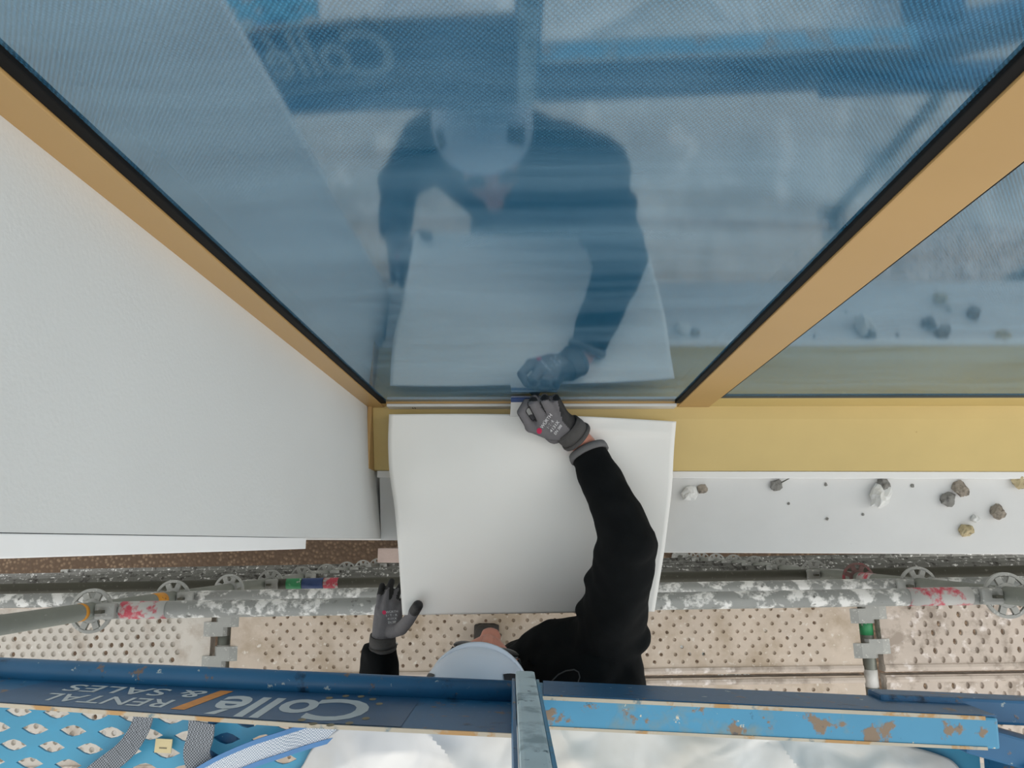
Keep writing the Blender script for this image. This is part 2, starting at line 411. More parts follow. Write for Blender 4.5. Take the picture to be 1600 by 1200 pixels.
led.prism([(.132, HC-DL0-.05), (.132, HC-DL0), (.001, HC-DL1+.008), (.001, HC-DL1-.03), (.03, HC-DL1-.05)], XR1, -.26)
led.build('trim_4', 'ledge', kind='structure', label='grey white ledge outside the golden sill strewn with rubble')
MB().box((XR0+.016, .130, HC-DL0-.01), (3.15, ys1-.002, HC-DS1-.004)).build('trim_5', 'lip_white', bevel=.001, kind='structure', label='white upstand strip between the golden sill and the ledge')

# ================================================================== SCAFFOLD
SA = Vector((-1.272, -.200, 0)); SB = Vector((1.297, -.140, 0)); BAY = (SB-SA).length
E1 = (SB-SA).normalized(); E2 = Vector((-E1.y, E1.x, 0)); SYAW = math.atan2(E1.y, E1.x)
def S(x, y, D): q = SA + E1*x + E2*y; return Vector((q.x, q.y, HC-D))
DDECK = 3.18
# standards with rosettes ---------------------------------------------------
ros = MB()
def ring_plate(mb, r0, r1, z0, z1, seg=48):
    i = len(mb.v)
    for r in (r0, r1):
        for z in (z0, z1):
            for k in range(seg): a = 2*math.pi*k/seg; mb.v.append(Vector((r*math.cos(a), r*math.sin(a), z)))
    q = lambda a, k: i+a*seg+k % seg
    for k in range(seg):
        mb.f += [[q(0, k), q(0, k+1), q(1, k+1), q(1, k)], [q(2, k+1), q(2, k), q(3, k), q(3, k+1)], [q(1, k), q(1, k+1), q(3, k+1), q(3, k)], [q(0, k+1), q(0, k), q(2, k), q(2, k+1)]]
ring_plate(ros, .024, .034, -.005, .005); ring_plate(ros, .053, .062, -.005, .005)
for k in range(8):
    a = 2*math.pi*(k+.5)/8; ros.box((.033, -.0085, -.005), (.054, .0085, .005), Matrix.Rotation(a, 4, 'Z'))
ros_me = ros.mesh('rosette')
def standard(x, y, dtop, label, mats=None, matn='galv_plain'):
    p = S(x, y, HC); t = empty('scaffold_standard', p, SYAW, label=label, cat='scaffold pole', group='scaffold standards')
    MB().tube([(0, 0, 0), (0, 0, HC-dtop)], .0242, 20).build('tube', matn, t, True)
    D = 1.74
    while D < HC-.1:
        if D > dtop+.1:
            o = link('rosette', ros_me, None, t); o.location = (0, 0, HC-D)
            D_ = round(D, 2)
            o.material_slots[0].link = 'OBJECT' if o.material_slots else 'DATA'
            if o.material_slots: o.material_slots[0].material = M[(mats or {}).get(D_, 'galv_cast')]
        D += .5
    MB().tube([(0, 0, 0), (0, 0, .012)], .075, 16).build('base_plate', 'galv_cast', t)
    return t
ros_me.materials.append(M['galv_cast'])
stL = standard(0, 0, 1.2, 'grey scaffold pole with orange tag, rising on the white reveal side')
stR = standard(BAY, 0, 1.2, 'grey scaffold pole with dark red rosette, rising on the rubble ledge side', {3.24: 'rosette_dark', 2.74: 'galv_cast'})
standard(0, -.73, 2.3, 'outer scaffold pole under the lift on the white reveal side')
standard(BAY, -.73, 2.3, 'outer scaffold pole under the lift on the rubble ledge side')
def tape(par, z, mat, h=.05):
    MB().tube([(0, 0, z), (0, 0, z+h)], .0248, 20).build('paint_band', mat, par, True)
tape(stL, HC-2.19, 'orange', .016); tape(stL, HC-2.66, 'orange', .07); tape(stR, HC-3.20, 'red', .12)
# ledgers and guardrails ----------------------------------------------------
def rail(x0, x1, y, D, label, mat, bands=()):
    p = S(x0, y, D); t = empty('scaffold_rail', p, SYAW, label=label, cat='scaffold tube', group='scaffold rails along the facade')
    L = x1-x0
    MB().tube([(.075, 0, 0), (L-.075, 0, 0)], .0242, 18).build('tube', mat, t, True)
    for s, a in ((1, .0), (-1, L)):
        hd = MB().box((.026, -.022, -.035), (.085, .022, .035)); hm = Matrix.Translation((a, 0, 0)) @ (Matrix.Rotation(math.pi, 4, 'Z') if s < 0 else Matrix.Identity(4))
        hd.v = [hm @ v for v in hd.v]
        h_ = hd.build('wedge_head', 'galv_cast', t, bevel=.008)
        wd = MB().box((.040, -.004, -.07), (.058, .004, .055)); wd.v = [hm @ v for v in wd.v]; wd.build('wedge', 'galv_dark', h_)
    for a, b, m in bands: MB().tube([(a, 0, 0), (b, 0, 0)], .0249, 18).build('paint_band', m, t, True)
places = [(-BAY, 0, 'beyond the pole with orange tags'), (0, BAY, 'in the worker\'s bay'), (BAY, 2*BAY, 'beyond the pole with dark red rosette')]
levels = [(2.24, 'plaster splashed handrail tube', 'galv'), (2.74, 'grey knee rail tube', 'galv'),
          (3.62, 'dark olive tube just under the deck', 'galv_dark'), (4.24, 'speckled second tube under the deck', 'galv_dirty'),  # dark olive tone carries the shade beneath the deck
          (4.74, 'dirty third tube under the deck', 'galv_dirty'), (5.24, 'dirty fourth tube under the deck', 'galv_dirty'), (6.24, 'lowest dirty tube over the earth', 'galv_dirty')]
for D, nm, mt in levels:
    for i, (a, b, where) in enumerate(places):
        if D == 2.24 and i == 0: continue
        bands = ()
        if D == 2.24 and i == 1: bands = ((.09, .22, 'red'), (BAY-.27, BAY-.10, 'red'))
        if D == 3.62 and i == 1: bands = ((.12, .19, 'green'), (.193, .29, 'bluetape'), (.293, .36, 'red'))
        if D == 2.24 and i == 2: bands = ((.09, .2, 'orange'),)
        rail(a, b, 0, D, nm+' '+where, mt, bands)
# transoms under the deck joints ---------------------------------------------
for x, lab in ((0, 'on the white reveal side'), (BAY, 'on the rubble ledge side')):
    p = S(x, 0, DDECK+.035); t = empty('scaffold_transom', p, SYAW, label='cross tube in the gap between deck ends '+lab, cat='scaffold tube', group='scaffold transoms')
    MB().tube([(0, -.03, 0), (0, -.70, 0)], .0242, 18).build('tube', 'galv_plain', t, True)
    if x == 0: bl = [(-.215, -.275, 'plaster'), (-.335, -.375, 'red')]
    else: bl = [(-.15, -.215, 'green'), (-.345, -.41, 'plaster')]
    for a, b, m in bl: MB().tube([(0, a, 0), (0, b, 0)], .0252, 18).build('paint_band', m, t, True)
    MB().box((-.02, -.06, -.04), (.02, -.025, .03)).build('wedge_head', 'galv_cast', t, bevel=.006)
# perforated decks ------------------------------------------------------------
def plate_mesh(L, Wd, px, py, r, rz, margin, stretch=1.0, plug=.5):
    """steel deck with real dimpled holes"""
    m = MB(); rows = int((Wd-.05)/py); cols = int((L-2*margin)/px)
    x0 = (L-cols*px)/2; y0 = (Wd-rows*py)/2
    for j in range(rows):
        off = (px/2 if j % 2 else 0); ya, yb = y0+j*py, y0+(j+1)*py
        m.poly([(0, ya, 0), (x0+off/1, ya, 0), (x0+off, yb, 0), (0, yb, 0)])
        nc = cols-(1 if off else 0); xe = x0+off+nc*px
        m.poly([(xe, ya, 0), (L, ya, 0), (L, yb, 0), (xe, yb, 0)])
        for i in range(nc):
            xa = x0+off+i*px; cx, cy = xa+px/2, (ya+yb)/2; b = len(m.v)
            out = [(xa+px, cy), (xa+px, yb), (cx, yb), (xa, yb), (xa, cy), (xa, ya), (cx, ya), (xa+px, ya)]
            m.v += [Vector((x, y, 0)) for x, y in out]
            for k in range(8): a = math.pi*k/4; m.v.append(Vector((cx+r*math.cos(a), cy+r*stretch*math.sin(a), 0)))
            for k in range(8): a = math.pi*k/4; m.v.append(Vector((cx+.8*r*math.cos(a), cy+.8*r*stretch*math.sin(a), -rz)))
            for k in range(8):
                k2 = (k+1) % 8; m.f.append([b+k, b+k2, b+8+k2, b+8+k]); m.f.append([b+8+k, b+8+k2, b+16+k2, b+16+k])
            if random.random() < plug: m.f.append([b+16+k for k in range(8)])     # clogged with mortar
    m.poly([(0, 0, 0), (L, 0, 0), (L, y0, 0), (0, y0, 0)]); m.poly([(0, y0+rows*py, 0), (L, y0+rows*py, 0), (L, Wd, 0), (0, Wd, 0)])
    me = m.mesh('perforated_plate', fix=False)
    return me
WD = .318; LD = BAY-.082
pa = plate_mesh(LD, WD, .042, .030, .0113, .009, .09, 1.0, .85); pb = plate_mesh(LD, WD, .055, .0276, .0076, .008, .09, 1.0, .8); pc = plate_mesh(LD, WD, .0535, .0335, .0085, .008, .08, 1.5, .8)
fr_ = MB()
fr_.prism([(0, 0), (0, -.055), (.02, -.055), (.02, -.05), (.004, -.05), (.004, -.001)], 0, LD); fr_.prism([(WD, 0), (WD, -.055), (WD-.02, -.055), (WD-.02, -.05), (WD-.004, -.05), (WD-.004, -.001)], 0, LD)
fr_.box((0, .004, -.05), (.004, WD-.004, -.001)); fr_.box((LD-.004, .004, -.05), (LD, WD-.004, -.001))
frame_me = fr_.mesh('side_frame'); lipm = MB().prism([(.006, 0), (.006, .006), (.016, .009), (.026, .006), (.026, 0)], 0, LD).mesh('edge_fold')
cl = MB()
prof = [(-.030, .004), (.0, .012), (.052, .012), (.064, -.002), (.064, -.03), (.058, -.03), (.055, -.004), (.048, .004)]
i0 = len(cl.v)
for y in (-.028, .028):
    for a, z in prof: cl.v.append(Vector((a, y, z)))
k_ = len(prof)
for k in range(k_): cl.f.append([k, (k+1) % k_, k_+(k+1) % k_, k_+k])
cl.f += [list(range(k_))[::-1], [k_+k for k in range(k_)]]
claw_me = cl.mesh('claw')
def deck(x, y, D, plate, mat, label, shift=0):
    p = S(x+.041, y, D); t = empty('scaffold_deck', p, SYAW, label=label, cat='scaffold deck', group='perforated scaffold decks')
    link('perforated_plate', plate, mat, t)
    link('side_frame', frame_me, mat, t); link('edge_fold', lipm, mat, t)
    o = link('edge_fold', lipm, None, t); o.location = (0, WD-.032, 0)
    for k, yy in enumerate((.07, .20)):
        o = link('claw', claw_me, 'galv_cast' if k == 0 else None, t); o.location = (LD, yy+shift, -.004)
        o = link('claw', claw_me, None, t); o.location = (0, yy+.055+shift-.03, -.004); o.rotation_euler = (0, 0, math.pi)
inner = -.032-WD; outer = inner-WD-.012
deck(-BAY, inner, DDECK, pa, 'deck_a', 'pale perforated deck with large round holes, next to the facade', .0)
deck(0, inner, DDECK, pb, 'deck_b', 'sandy perforated deck with small holes under the worker, next to the facade', .01)
deck(BAY, inner, DDECK, pc, 'deck_c', 'stained perforated deck with long holes, next to the facade', .0)
pa2, pb2, pc2 = pa.copy(), pb.copy(), pc.copy()
deck(-BAY, outer, DDECK, pa2, 'deck_a', 'pale perforated deck with large round holes, outer row under the lift floor')
deck(0, outer, DDECK, pb2, 'deck_b', 'sandy perforated deck with small holes, outer row under the lift')
deck(BAY, outer, DDECK, pc2, 'deck_c', 'stained perforated deck with long holes, outer row with pink paint')
pp = S(BAY+.05, outer+.2, DDECK)

# ================================================================== LIFT PLATFORM
LO = Vector((0, -.2415, HC)); LYAW = math.atan2(-.033, 1)
LK = .87                                       # size of the platform against the drawing below
lift = empty('lift_platform', (0, -.2415*LK, HC-1.45*LK), LYAW, label='blue lift platform with sticker plate, diamond mesh floor and worn post', cat='lift platform')
lift.scale = (LK, LK, LK)
ZL = 1.45                                      # local z = 0 at the floor
def z_(D): return ZL-D
LX0, LX1 = -1.30, .715
# bottom tube on the sticker side
MB().tube([(LX0, -.020, z_(1.425)), (-.03, -.020, z_(1.425))], .0205, 24).build('bottom_tube', 'blue_deep', lift, True, label='deep blue round tube with paint chips')
# toe plate (leans a little and bows at its far end)
def ptop(x):                                    # height and lean of the plate's upper edge
    k = max(0, min(1, (-x-.35)/.6)); return z_(1.195+.062*k), -.034-.004*k
tp = MB(); nx = 40; xs = [LX0+(-.03-LX0)*k/nx for k in range(nx+1)]
for x in xs:
    zt, yt = ptop(x)
    for y, z in ((-.031, z_(1.435)), (yt, zt), (yt-.004, zt), (-.035, z_(1.435))): tp.v.append(Vector((x, y, z)))
for k in range(nx):
    for q in range(4): tp.f.append([4*k+q, 4*k+(q+1) % 4, 4*k+4+(q+1) % 4, 4*k+4+q])
tp.f += [[3, 2, 1, 0], [4*nx+q for q in range(4)]]
plate = tp.build('toe_plate', 'blue_deep', lift)
ed = MB()
for x in xs:
    zt, yt = ptop(x)
    for y, z in ((yt+.0008, zt-.002), (yt+.0008, zt+.0015), (yt-.005, zt+.0015), (yt-.005, zt-.002)): ed.v.append(Vector((x, y, z)))
for k in range(nx):
    for q in range(4): ed.f.append([4*k+q, 4*k+(q+1) % 4, 4*k+4+(q+1) % 4, 4*k+4+q])
ed.build('worn_edge', 'edge_worn', plate)
def on_plate(x, h, off=.0008):                  # h 0..1 up the plate
    zt, yt = ptop(x); z0 = z_(1.435); return Vector((x, -.031+(yt+.031)*h+off, z0+(zt-z0)*h))
def decal(me, mat, name, off=.0012):            # flat lettering in plate coordinates: x runs towards -X, y = height fraction
    for v in me.vertices: v.co = on_plate(-v.co.x, v.co.y, off)
    o = link(name, me, mat, plate); return o
st = MB()
ns = 24
for k in range(ns+1):
    x = -.20-.66*k/ns; sk = .02
    st.v += [on_plate(x, .14), on_plate(x-(.03 if k == ns else 0), .97)]
st.f = [[2*k, 2*k+1, 2*k+3, 2*k+2] for k in range(ns)]
st.build('sticker', 'sticker', plate, label='navy sticker with grey company lettering')
ov = MB().poly([on_plate(-.20, .14, .001), on_plate(-.23, .97, .001), on_plate(-.22, .97, .001), on_plate(-.19, .14, .001)])
C_ = text_mesh('C', bold=.02); fit(C_, .268, .358, .30, .92); decal(C_, 'letter', 'lettering')
o_ = text_mesh('ollé', bold=.02); fit(o_, .352, .515, .36, 1.0)
for v in o_.vertices: v.co.y = .36+(v.co.y-.36)*.92
decal(o_, 'letter', 'lettering')
r_ = text_mesh('RENTAL', bold=.008); fit(r_, .585, .80, .60, .84); decal(r_, 'letter', 'lettering')
s_ = text_mesh('& SALES', bold=.008); fit(s_, .56, .80, .26, .50)
decal(s_, 'letter', 'lettering')
bar = MB(); bar.poly([on_plate(-.522, .22, .0012), on_plate(-.545, .22, .0012), on_plate(-.567, .86, .0012), on_plate(-.544, .86, .0012)]); bar.build('orange_slash', 'letter_orange', plate)
for k in range(13):
    a = math.radians(-150+k*25+180); cx, cy = .312, .60; rr = .060
    c = MB(); pts = []
    for q in range(8):
        b = 2*math.pi*q/8; pts.append(on_plate(-(cx-rr*math.cos(a)+.006*math.cos(b)), cy+.42*math.sin(a)+.04*math.sin(b), .0012))
    if math.cos(a) > -.75: c.poly(pts).build('gear_tooth', 'letter_brown', plate)
# box beam on the other side of the post
bb = MB().box((-.03, -.046, z_(1.425)), (LX1, .0, z_(1.295))).build('box_beam', 'blue', lift, bevel=.004, label='bright blue box beam with rust spots')
MB().box((.0, -.004, z_(1.2965)), (LX1-.02, .0015, z_(1.293))).build('worn_edge', 'edge_worn', bb)
MB().box((.02, -.0475, z_(1.2965)), (LX1-.02, -.043, z_(1.2935))).build('worn_edge', 'edge_worn', bb)
MB().box((.01, .0005, z_(1.424)), (LX1, .003, z_(1.299))).build('shade_strip', 'blue_deep', bb)  # deeper blue over the beam's outer face, its shade put into colour
# post
pm = Matrix.Translation((-.02, 0, z_(1.40))) @ Matrix.Rotation(math.radians(2.0), 4, 'Y')
post = MB().box((-.018, .0, 0), (.015, .022, 1.15), pm).build('post', 'blue_worn', lift, bevel=.005, label='worn pale blue upright post')
MB().box((.017, -.03, 0.02), (.022, .012, 1.15), pm).build('post_flange', 'blue', post, bevel=.001)
MB().box((-.024, -.03, 0.02), (-.019, .012, 1.15), pm).build('post_flange', 'blue_deep', post, bevel=.001)
# corner: rails running on and back
cm = Matrix.Translation((LX1, -.01, 0))
MB().box((-.005, -.05, z_(1.44)), (.05, .012, z_(.62)), cm)
MB().box((LX1-.14, -.028, z_(1.44)), (LX1+.5, .012, z_(1.385)), None).build('corner_rail', 'blue_deep', lift, bevel=.005)
m = Matrix.Translation((LX1-.01, -.02, 0)) @ Matrix.Rotation(math.radians(-13), 4, 'Z')
MB().box((-.02, -.045, z_(1.425)), (.55, .0, z_(1.32)), m).build('corner_rail', 'blue_deep', lift, bevel=.004)
MB().box((LX1+.05, -1.2, z_(1.44)), (LX1+.10, -.07, z_(1.30))).build('side_beam', 'blue_deep', lift, bevel=.004)
MB().box((LX0, -1.2, z_(1.44)), (LX0+.05, -.04, z_(1.30))).build('side_beam', 'blue_deep', lift, bevel=.004)
MB().box((LX0, -1.25, z_(1.44)), (LX1+.10, -1.2, z_(1.30))).build('back_beam', 'blue_deep', lift, bevel=.004)
for x in (-.56, .22):
    MB().box((x-.03, -1.2, -.085), (x+.03, -.07, -.006)).build('floor_bearer', 'blue_deep', lift, bevel=.004)
# diamond mesh floor
fl = MB(); pxx, pyy, dw, dh = .070, .0285, .025, .0098
X0, X1, Y1 = LX0+.05, LX1+.05, -.080
rows = int(1.1/pyy); cols = int((X1-X0)/pxx)-1
fl.poly([(X0, -.036, 0), (X1, -.036, 0), (X1, Y1, 0), (X0, Y1, 0)])
for j in range(rows):
    off = pxx/2 if j % 2 else 0; ya, yb = Y1-j*pyy, Y1-(j+1)*pyy
    fl.poly([(X0, ya, 0), (X0+off+.001, ya, 0), (X0+off+.001, yb, 0), (X0, yb, 0)])
    xe = X0+off+cols*pxx; fl.poly([(xe, ya, 0), (X1, ya, 0), (X1, yb, 0), (xe, yb, 0)])
    for i in range(cols):
        xa = X0+off+i*pxx; cx, cy = xa+pxx/2, (ya+yb)/2; b = len(fl.v)
        # skip the holes where a bearer runs below
        for x, y in ((xa+pxx, cy), (xa+pxx, ya), (cx, ya), (xa, ya), (xa, cy), (xa, yb), (cx, yb), (xa+pxx, yb)): fl.v.append(Vector((x, y, 0)))
        hole = [(dw, 0), (dw*.42, dh*.75), (0, dh), (-dw*.42, dh*.75), (-dw, 0), (-dw*.42, -dh*.75), (0, -dh), (dw*.42, -dh*.75)]
        for z in (0, -.005):
            for x, y in hole: fl.v.append(Vector((cx+x, cy+y, z)))
        for k in range(8):
            k2 = (k+1) % 8; fl.f.append([b+k, b+k2, b+8+k2, b+8+k]); fl.f.append([b+8+k, b+8+k2, b+16+k2, b+16+k])
link('mesh_floor', fl.mesh('mesh_floor', fix=False), 'blue_clean', lift, label='light blue steel floor with diamond holes')
MB().box((-.9, -.060, .0005), (-.885, -.040, .006)).build('dried_blob', 'tag', lift, bevel=.002)
# arm that carries the platform, outside the scaffold
am = MB(); am.prism([(-1.12, -.09), (-1.24, -.09), (-2.6, z_(HC/LK)), (-2.2, z_(HC/LK))], -.30, -.14)
am.build('lift_arm', 'blue_deep', lift, bevel=.01)

# plastic sheeting crumpled on the lift floor
def plastic(name, x0, x1, y0, y1, hgt, seed, label, prof):
    t = MB(); nx, ny = 220, 130
    for i in range(nx+1):
        for j in range(ny+1):
            a, b = i/nx, j/ny; x = x0+(x1-x0)*a; yb = prof(a); y = yb+(y1-yb+.09*noise.noise(Vector((a*6, seed, 0))))*b
            q = Vector((x*6+seed, y*7, seed))
            wq = Vector((noise.noise(q*.8), noise.noise(q*.8+Vector((4, 4, 4))), 0))
            f1 = noise.voronoi(Vector((x*6+seed, y*9, .3))+wq*1.3)[0]; f2 = noise.voronoi(Vector((x*22+seed, y*18, .7))+wq*2.2)[0]
            r = min(1, (f1[1]-f1[0])*1.2); r2 = min(1, (f2[1]-f2[0])*1.5)
            fold = (1-abs(noise.noise(Vector((x*3+y*5+seed, y*1.5-x, 2))+wq*.7)))**5
            e = min(1, min(a, 1-a)*7)*min(1, .25+b*7)
            z = .006+hgt*e*(.26+.22*r+.10*r2*(.2+.8*min(1, max(0, 3*(a-.25))))*(.5+noise.noise(q*.7))+.30*fold+.40*noise.noise(q*.5))
            t.v.append(Vector((x+.012*noise.noise(q*3), y+.010*noise.noise(q*3+Vector((9, 9, 9))), max(.004, z))))
    for i in range(nx):
        for j in range(ny): t.f.append([i*(ny+1)+j, (i+1)*(ny+1)+j, (i+1)*(ny+1)+j+1, i*(ny+1)+j+1])
    o = link(name, t.mesh(name, 'auto'), 'plastic', None, label=label, cat='plastic sheet')
    o.location = lift.location; o.rotation_euler = lift.rotation_euler; o.scale = lift.scale
    md = o.modifiers.new('s', 'SOLIDIFY'); md.thickness = .0008
    return o
plastic('plastic_sheet', -.46, .765, -.05, -.75, .085, 3.1, 'crumpled white plastic sheeting heaped on the blue lift floor',
        lambda a: -.052-(.16*max(0, (.14-a)/.14)**1.5 if a < .14 else 0) - (.10*((a-.85)/.15)**2 if a > .85 else 0)-.012*math.sin(a*23))

# webbing straps lying on the lift floor
def ribbon(pts, wid, th=.003):
    """flat band through points, width in the floor plane"""
    pts = [Vector(p) for p in pts]; out = []
    for k in range(len(pts)-1):                       # Catmull-Rom
        p0, p1, p2, p3 = pts[max(k-1, 0)], pts[k], pts[k+1], pts[min(k+2, len(pts)-1)]
        for q in range(8):
            t = q/8; out.append(.5*((2*p1)+(p2-p0)*t+(2*p0-5*p1+4*p2-p3)*t*t+(3*p1-p0-3*p2+p3)*t**3))
    out.append(pts[-1]); m = MB(); n = len(out)
    for k, p in enumerate(out):
        d = (out[min(k+1, n-1)]-out[max(k-1, 0)]); sd = Vector((-d.y, d.x, 0)).normalized()*wid/2
        m.v += [p-sd, p+sd, p+sd+Vector((0, 0, th)), p-sd+Vector((0, 0, th))]
    for k in range(n-1):
        for q in range(4): m.f.append([4*k+q, 4*k+(q+1) % 4, 4*k+4+(q+1) % 4, 4*k+4+q])
    m.f += [[3, 2, 1, 0], [4*n-4+q for q in range(4)]]; return m
def strap(pts, wid, mat, label, edge=None):
    pts = [(u, v, D*LK) for u, v, D in pts]; base = P(*pts[0]); t = empty('webbing_strap', base, 0, label=label, cat='strap', group='harness straps on the lift floor')
    q = [P(*p)-base for p in pts]; ribbon(q, wid).build('webbing', mat, t)
    if edge:
        for s in (-1, 1):
            ee = []
            for k, p in enumerate(q):
                d = q[min(k+1, len(q)-1)]-q[max(k-1, 0)]; ee.append(p+Vector((-d.y, d.x, 0)).normalized()*s*wid*.5+Vector((0, 0, .001)))
            ribbon(ee, wid*.22, .004).build('woven_edge', edge, t)
    return t
strap([(228, 1108, 1.40), (218, 1140, 1.415), (196, 1172, 1.42), (160, 1200, 1.425), (120, 1232, 1.43)], .030, 'strap_grey', 'grey woven strap hanging from the sticker plate onto the mesh floor')
t_ = strap([(316, 1128, 1.40), (314, 1150, 1.41), (308, 1176, 1.42), (316, 1205, 1.42)], .040, 'strap_grey', 'short wide grey woven strap beside the cream tag')
strap([(545, 1132, 1.446), (480, 1150, 1.435), (440, 1163, 1.41), (395, 1178, 1.40), (345, 1200, 1.41), (300, 1226, 1.42)], .030, 'strap_light', 'pale strap with blue edges running under the plastic sheeting', 'strap_blue')
tb = P(256, 1165, 1.44*LK)
tg = empty('paper_tag', tb, LYAW, label='small cream tag lying on the mesh floor between the straps', cat='tag')
MB().box((-.013, -.010, 0), (.013, .010, .002)).build('card', 'tag', tg); MB().box((-.006, -.004, .002), (.006, -.002, .0024)).build('print', 'letter_brown', tg)

# ================================================================== THE WHITE SHEET
def lerp_table(tb, x):
    for (a, fa), (b, fb) in zip(tb, tb[1:]):
        if x <= b: t = (x-a)/(b-a); return fa+(fb-fa)*t
    return tb[-1][1]
def smooth_table(tb, x, h=.05): return sum(lerp_table(tb, min(1, max(0, x+d))) for d in (-h, -h/2, 0, h/2, h))/5
LEFT = [(0, (608, 643)), (.16, (606, 690)), (.32, (608, 740)), (.46, (616, 787)), (.62, (621, 842)), (1, (629, 966))]
RIGHT = [(0, (1057, 654)), (.16, (1053, 702)), (.36, (1050, 765)), (.66, (1038, 862)), (1, (1022, 960))]
DEPTH = [(0, 1.512), (.3, 1.535), (.5, 1.572), (.68, 1.614), (.8, 1.645), (1, 1.712)]
def tab2(tb, x): return (smooth_table([(a, p[0]) for a, p in tb], x), smooth_table([(a, p[1]) for a, p in tb], x))
sh = MB(); nu, nv = 60, 60
for j in range(nv+1):
    b = j/nv; l = tab2(LEFT, b); r = tab2(RIGHT, b); D = smooth_table(DEPTH, b, .08)
    for i in range(nu+1):
        a = i/nu; u = l[0]+(r[0]-l[0])*a; v = l[1]+(r[1]-l[1])*a
        v -= 5*math.sin(math.pi*a)*(1-b)**3                                  # top edge bows up to the hand
        dd = D - .006*math.sin(a*5.1+.6)*(.3+b) - .014*math.exp(-((a-.05)/.10)**2)*math.exp(-((b-.42)/.16)**2)+.004*math.sin(a*9+b*4)
        if b < .1: dd = min(dd, 1.520)
        sh.v.append(P(u, v, dd))
for j in range(nv):
    for i in range(nu): k = j*(nu+1)+i; sh.f.append([k, k+1, k+nu+2, k+nu+1])
sheet = link('film_sheet', sh.mesh('film_sheet', True), 'sheet', None, label='white film sheet held between both gloved hands below the window', cat='sheet')
md = sheet.modifiers.new('s', 'SOLIDIFY'); md.thickness = .0012

# squeegee card pressed to the glass
sq = empty('squeegee_card', P(830, 635, 1.47), label='small pale plastic card with a dark felt edge under the right glove', cat='scraper')
def quad_slab(c, th, nrm):
    m = MB(); m.v = [p for p in c]+[p-nrm*th for p in c]
    m.f = [[0, 1, 2, 3], [7, 6, 5, 4]]+[[k, 4+k, 4+(k+1) % 4, (k+1) % 4] for k in range(4)]; return m
base = P(830, 635, 1.47)
a0, a1 = Vector((-.049, .2715, HC-1.452)), Vector((.040, .2715, HC-1.452)); b0, b1_ = P(797, 651, 1.505), P(872, 649, 1.505)
nrm = (a1-a0).cross(a0-b0).normalized(); nrm = nrm if nrm.z > 0 else -nrm
q = [p-base for p in (b0, b1_, a1, a0)]; quad_slab(q, .002, nrm).build('card', 'bead', sq)
e0, e1 = a0+(b0-a0)*.20, a1+(b1_-a1)*.20
quad_slab([p-base+nrm*.0025 for p in (e0, e1, a1, a0)], .006, nrm).build('felt_edge', 'bluetape', sq)

# ================================================================== RUBBLE ON THE LEDGE
def ledge_point(u, v):
    r = ray(u, v); best = None
    for k in range(400):
        D = 1.55+.2*k/400; p = P(u, v, D); t = (p.y-.132)/(YL1-.132); dl = DL0+(DL1-DL0)*t
        if best is None or abs(D-dl) < best[0]: best = (abs(D-dl), p)
    return best[1]
lumps = [(1078, 772, .012, 'plaster', 'round pale plaster crumb nearest the white sheet'), (1097, 764, .007, 'stone', 'small grey crumb next to the round plaster crumb'),
         (1212, 758, .009, 'mortar', 'grey crumb with a thin twig'), (1372, 776, .017, 'plaster', 'largest white plaster lump on the ledge'),
         (1378, 758, .010, 'mortar', 'grey mortar crust on top of the largest plaster lump'), (1479, 780, .010, 'mortar', 'grey angular mortar flake beside the upright stone'),
         (1498, 764, .011, 'stone', 'upright grey brown stone on the ledge'), (1556, 800, .011, 'stone', 'brownish flat stone flake on the ledge'),
         (1507, 829, .0105, 'sandstone', 'yellowish stone nearest the outer ledge edge'), (1591, 752, .012, 'sandstone', 'yellowish stone close to the white upstand'), (1522, 811, .006, 'plaster', 'tiny white crumb between yellowish stone and brownish flake'),
         (1290, 757, .004, 'mortar', 'tiny grey crumb between twig and largest lump'), (1232, 787, .003, 'mortar', 'tiny dark crumb below the twig'), (1292, 811, .0035, 'mortar', 'tiny dark crumb in the middle of the ledge'), (1425, 759, .004, 'mortar', 'tiny grey crumb beside the largest lump'), (1348, 804, .003, 'mortar', 'tiny dark crumb under the largest lump')]
for k, (u, v, r, mt, lab) in enumerate(lumps):
    r *= 1.55 if r > .005 else 1
    p = ledge_point(u, v); m = MB().ball((0, 0, 0), (r, r*random.uniform(.7, 1), r*random.uniform(.5, .8)), Matrix.Rotation(random.uniform(0, 3), 3, 'Z'), nu=14, nv=9)
    for i in range(len(m.v)):
        q = m.v[i]*(1.6/r)+Vector((k*7, 0, 0)); m.v[i] = m.v[i]*(1+.38*noise.noise(q)+.2*noise.noise(q*2.4))
    o = m.build('plaster_lump', mt, None, label=lab, cat='debris', group='crumbs on the ledge')
    o.location = p+Vector((0, 0, r*.38))
    if k == 2:
        a, b = ledge_point(1214, 757), ledge_point(1239, 744); MB().tube([Vector((0, 0, .002)), (b-a)*.5+Vector((0, 0, .004)), b-a+Vector((0, 0, .001))], [.0016, .0012, .0008], 6).build('twig', 'galv_dark', o)

# block and sack far below, beside the foot of the wall
bk = P(616, 868, 5.6)
b_ = empty('building_block', (bk.x-.02, bk.y, 0), label='pinkish grey block stack standing on the earth beside the wall', cat='block')
blk = MB().box((-.10, -.05, .003), (.10, .05, .197)).mesh('block', bevel=.004)
for k in range(8):
    o = link('block', blk, 'brick' if k == 0 else None, b_); o.location = (0, 0, k*.2)

# ================================================================== THE WORKER
man = empty('person', Vector((-.04, -.5, HC-DDECK)), label='worker in black jacket, grey gloves and white helmet fitting the sheet', cat='person')
mi = Matrix.Translation(-man.location)
def part(me, name, mat, parent=None, **kw):
    me.transform(mi); return link(name, me, mat, parent or man, **kw)
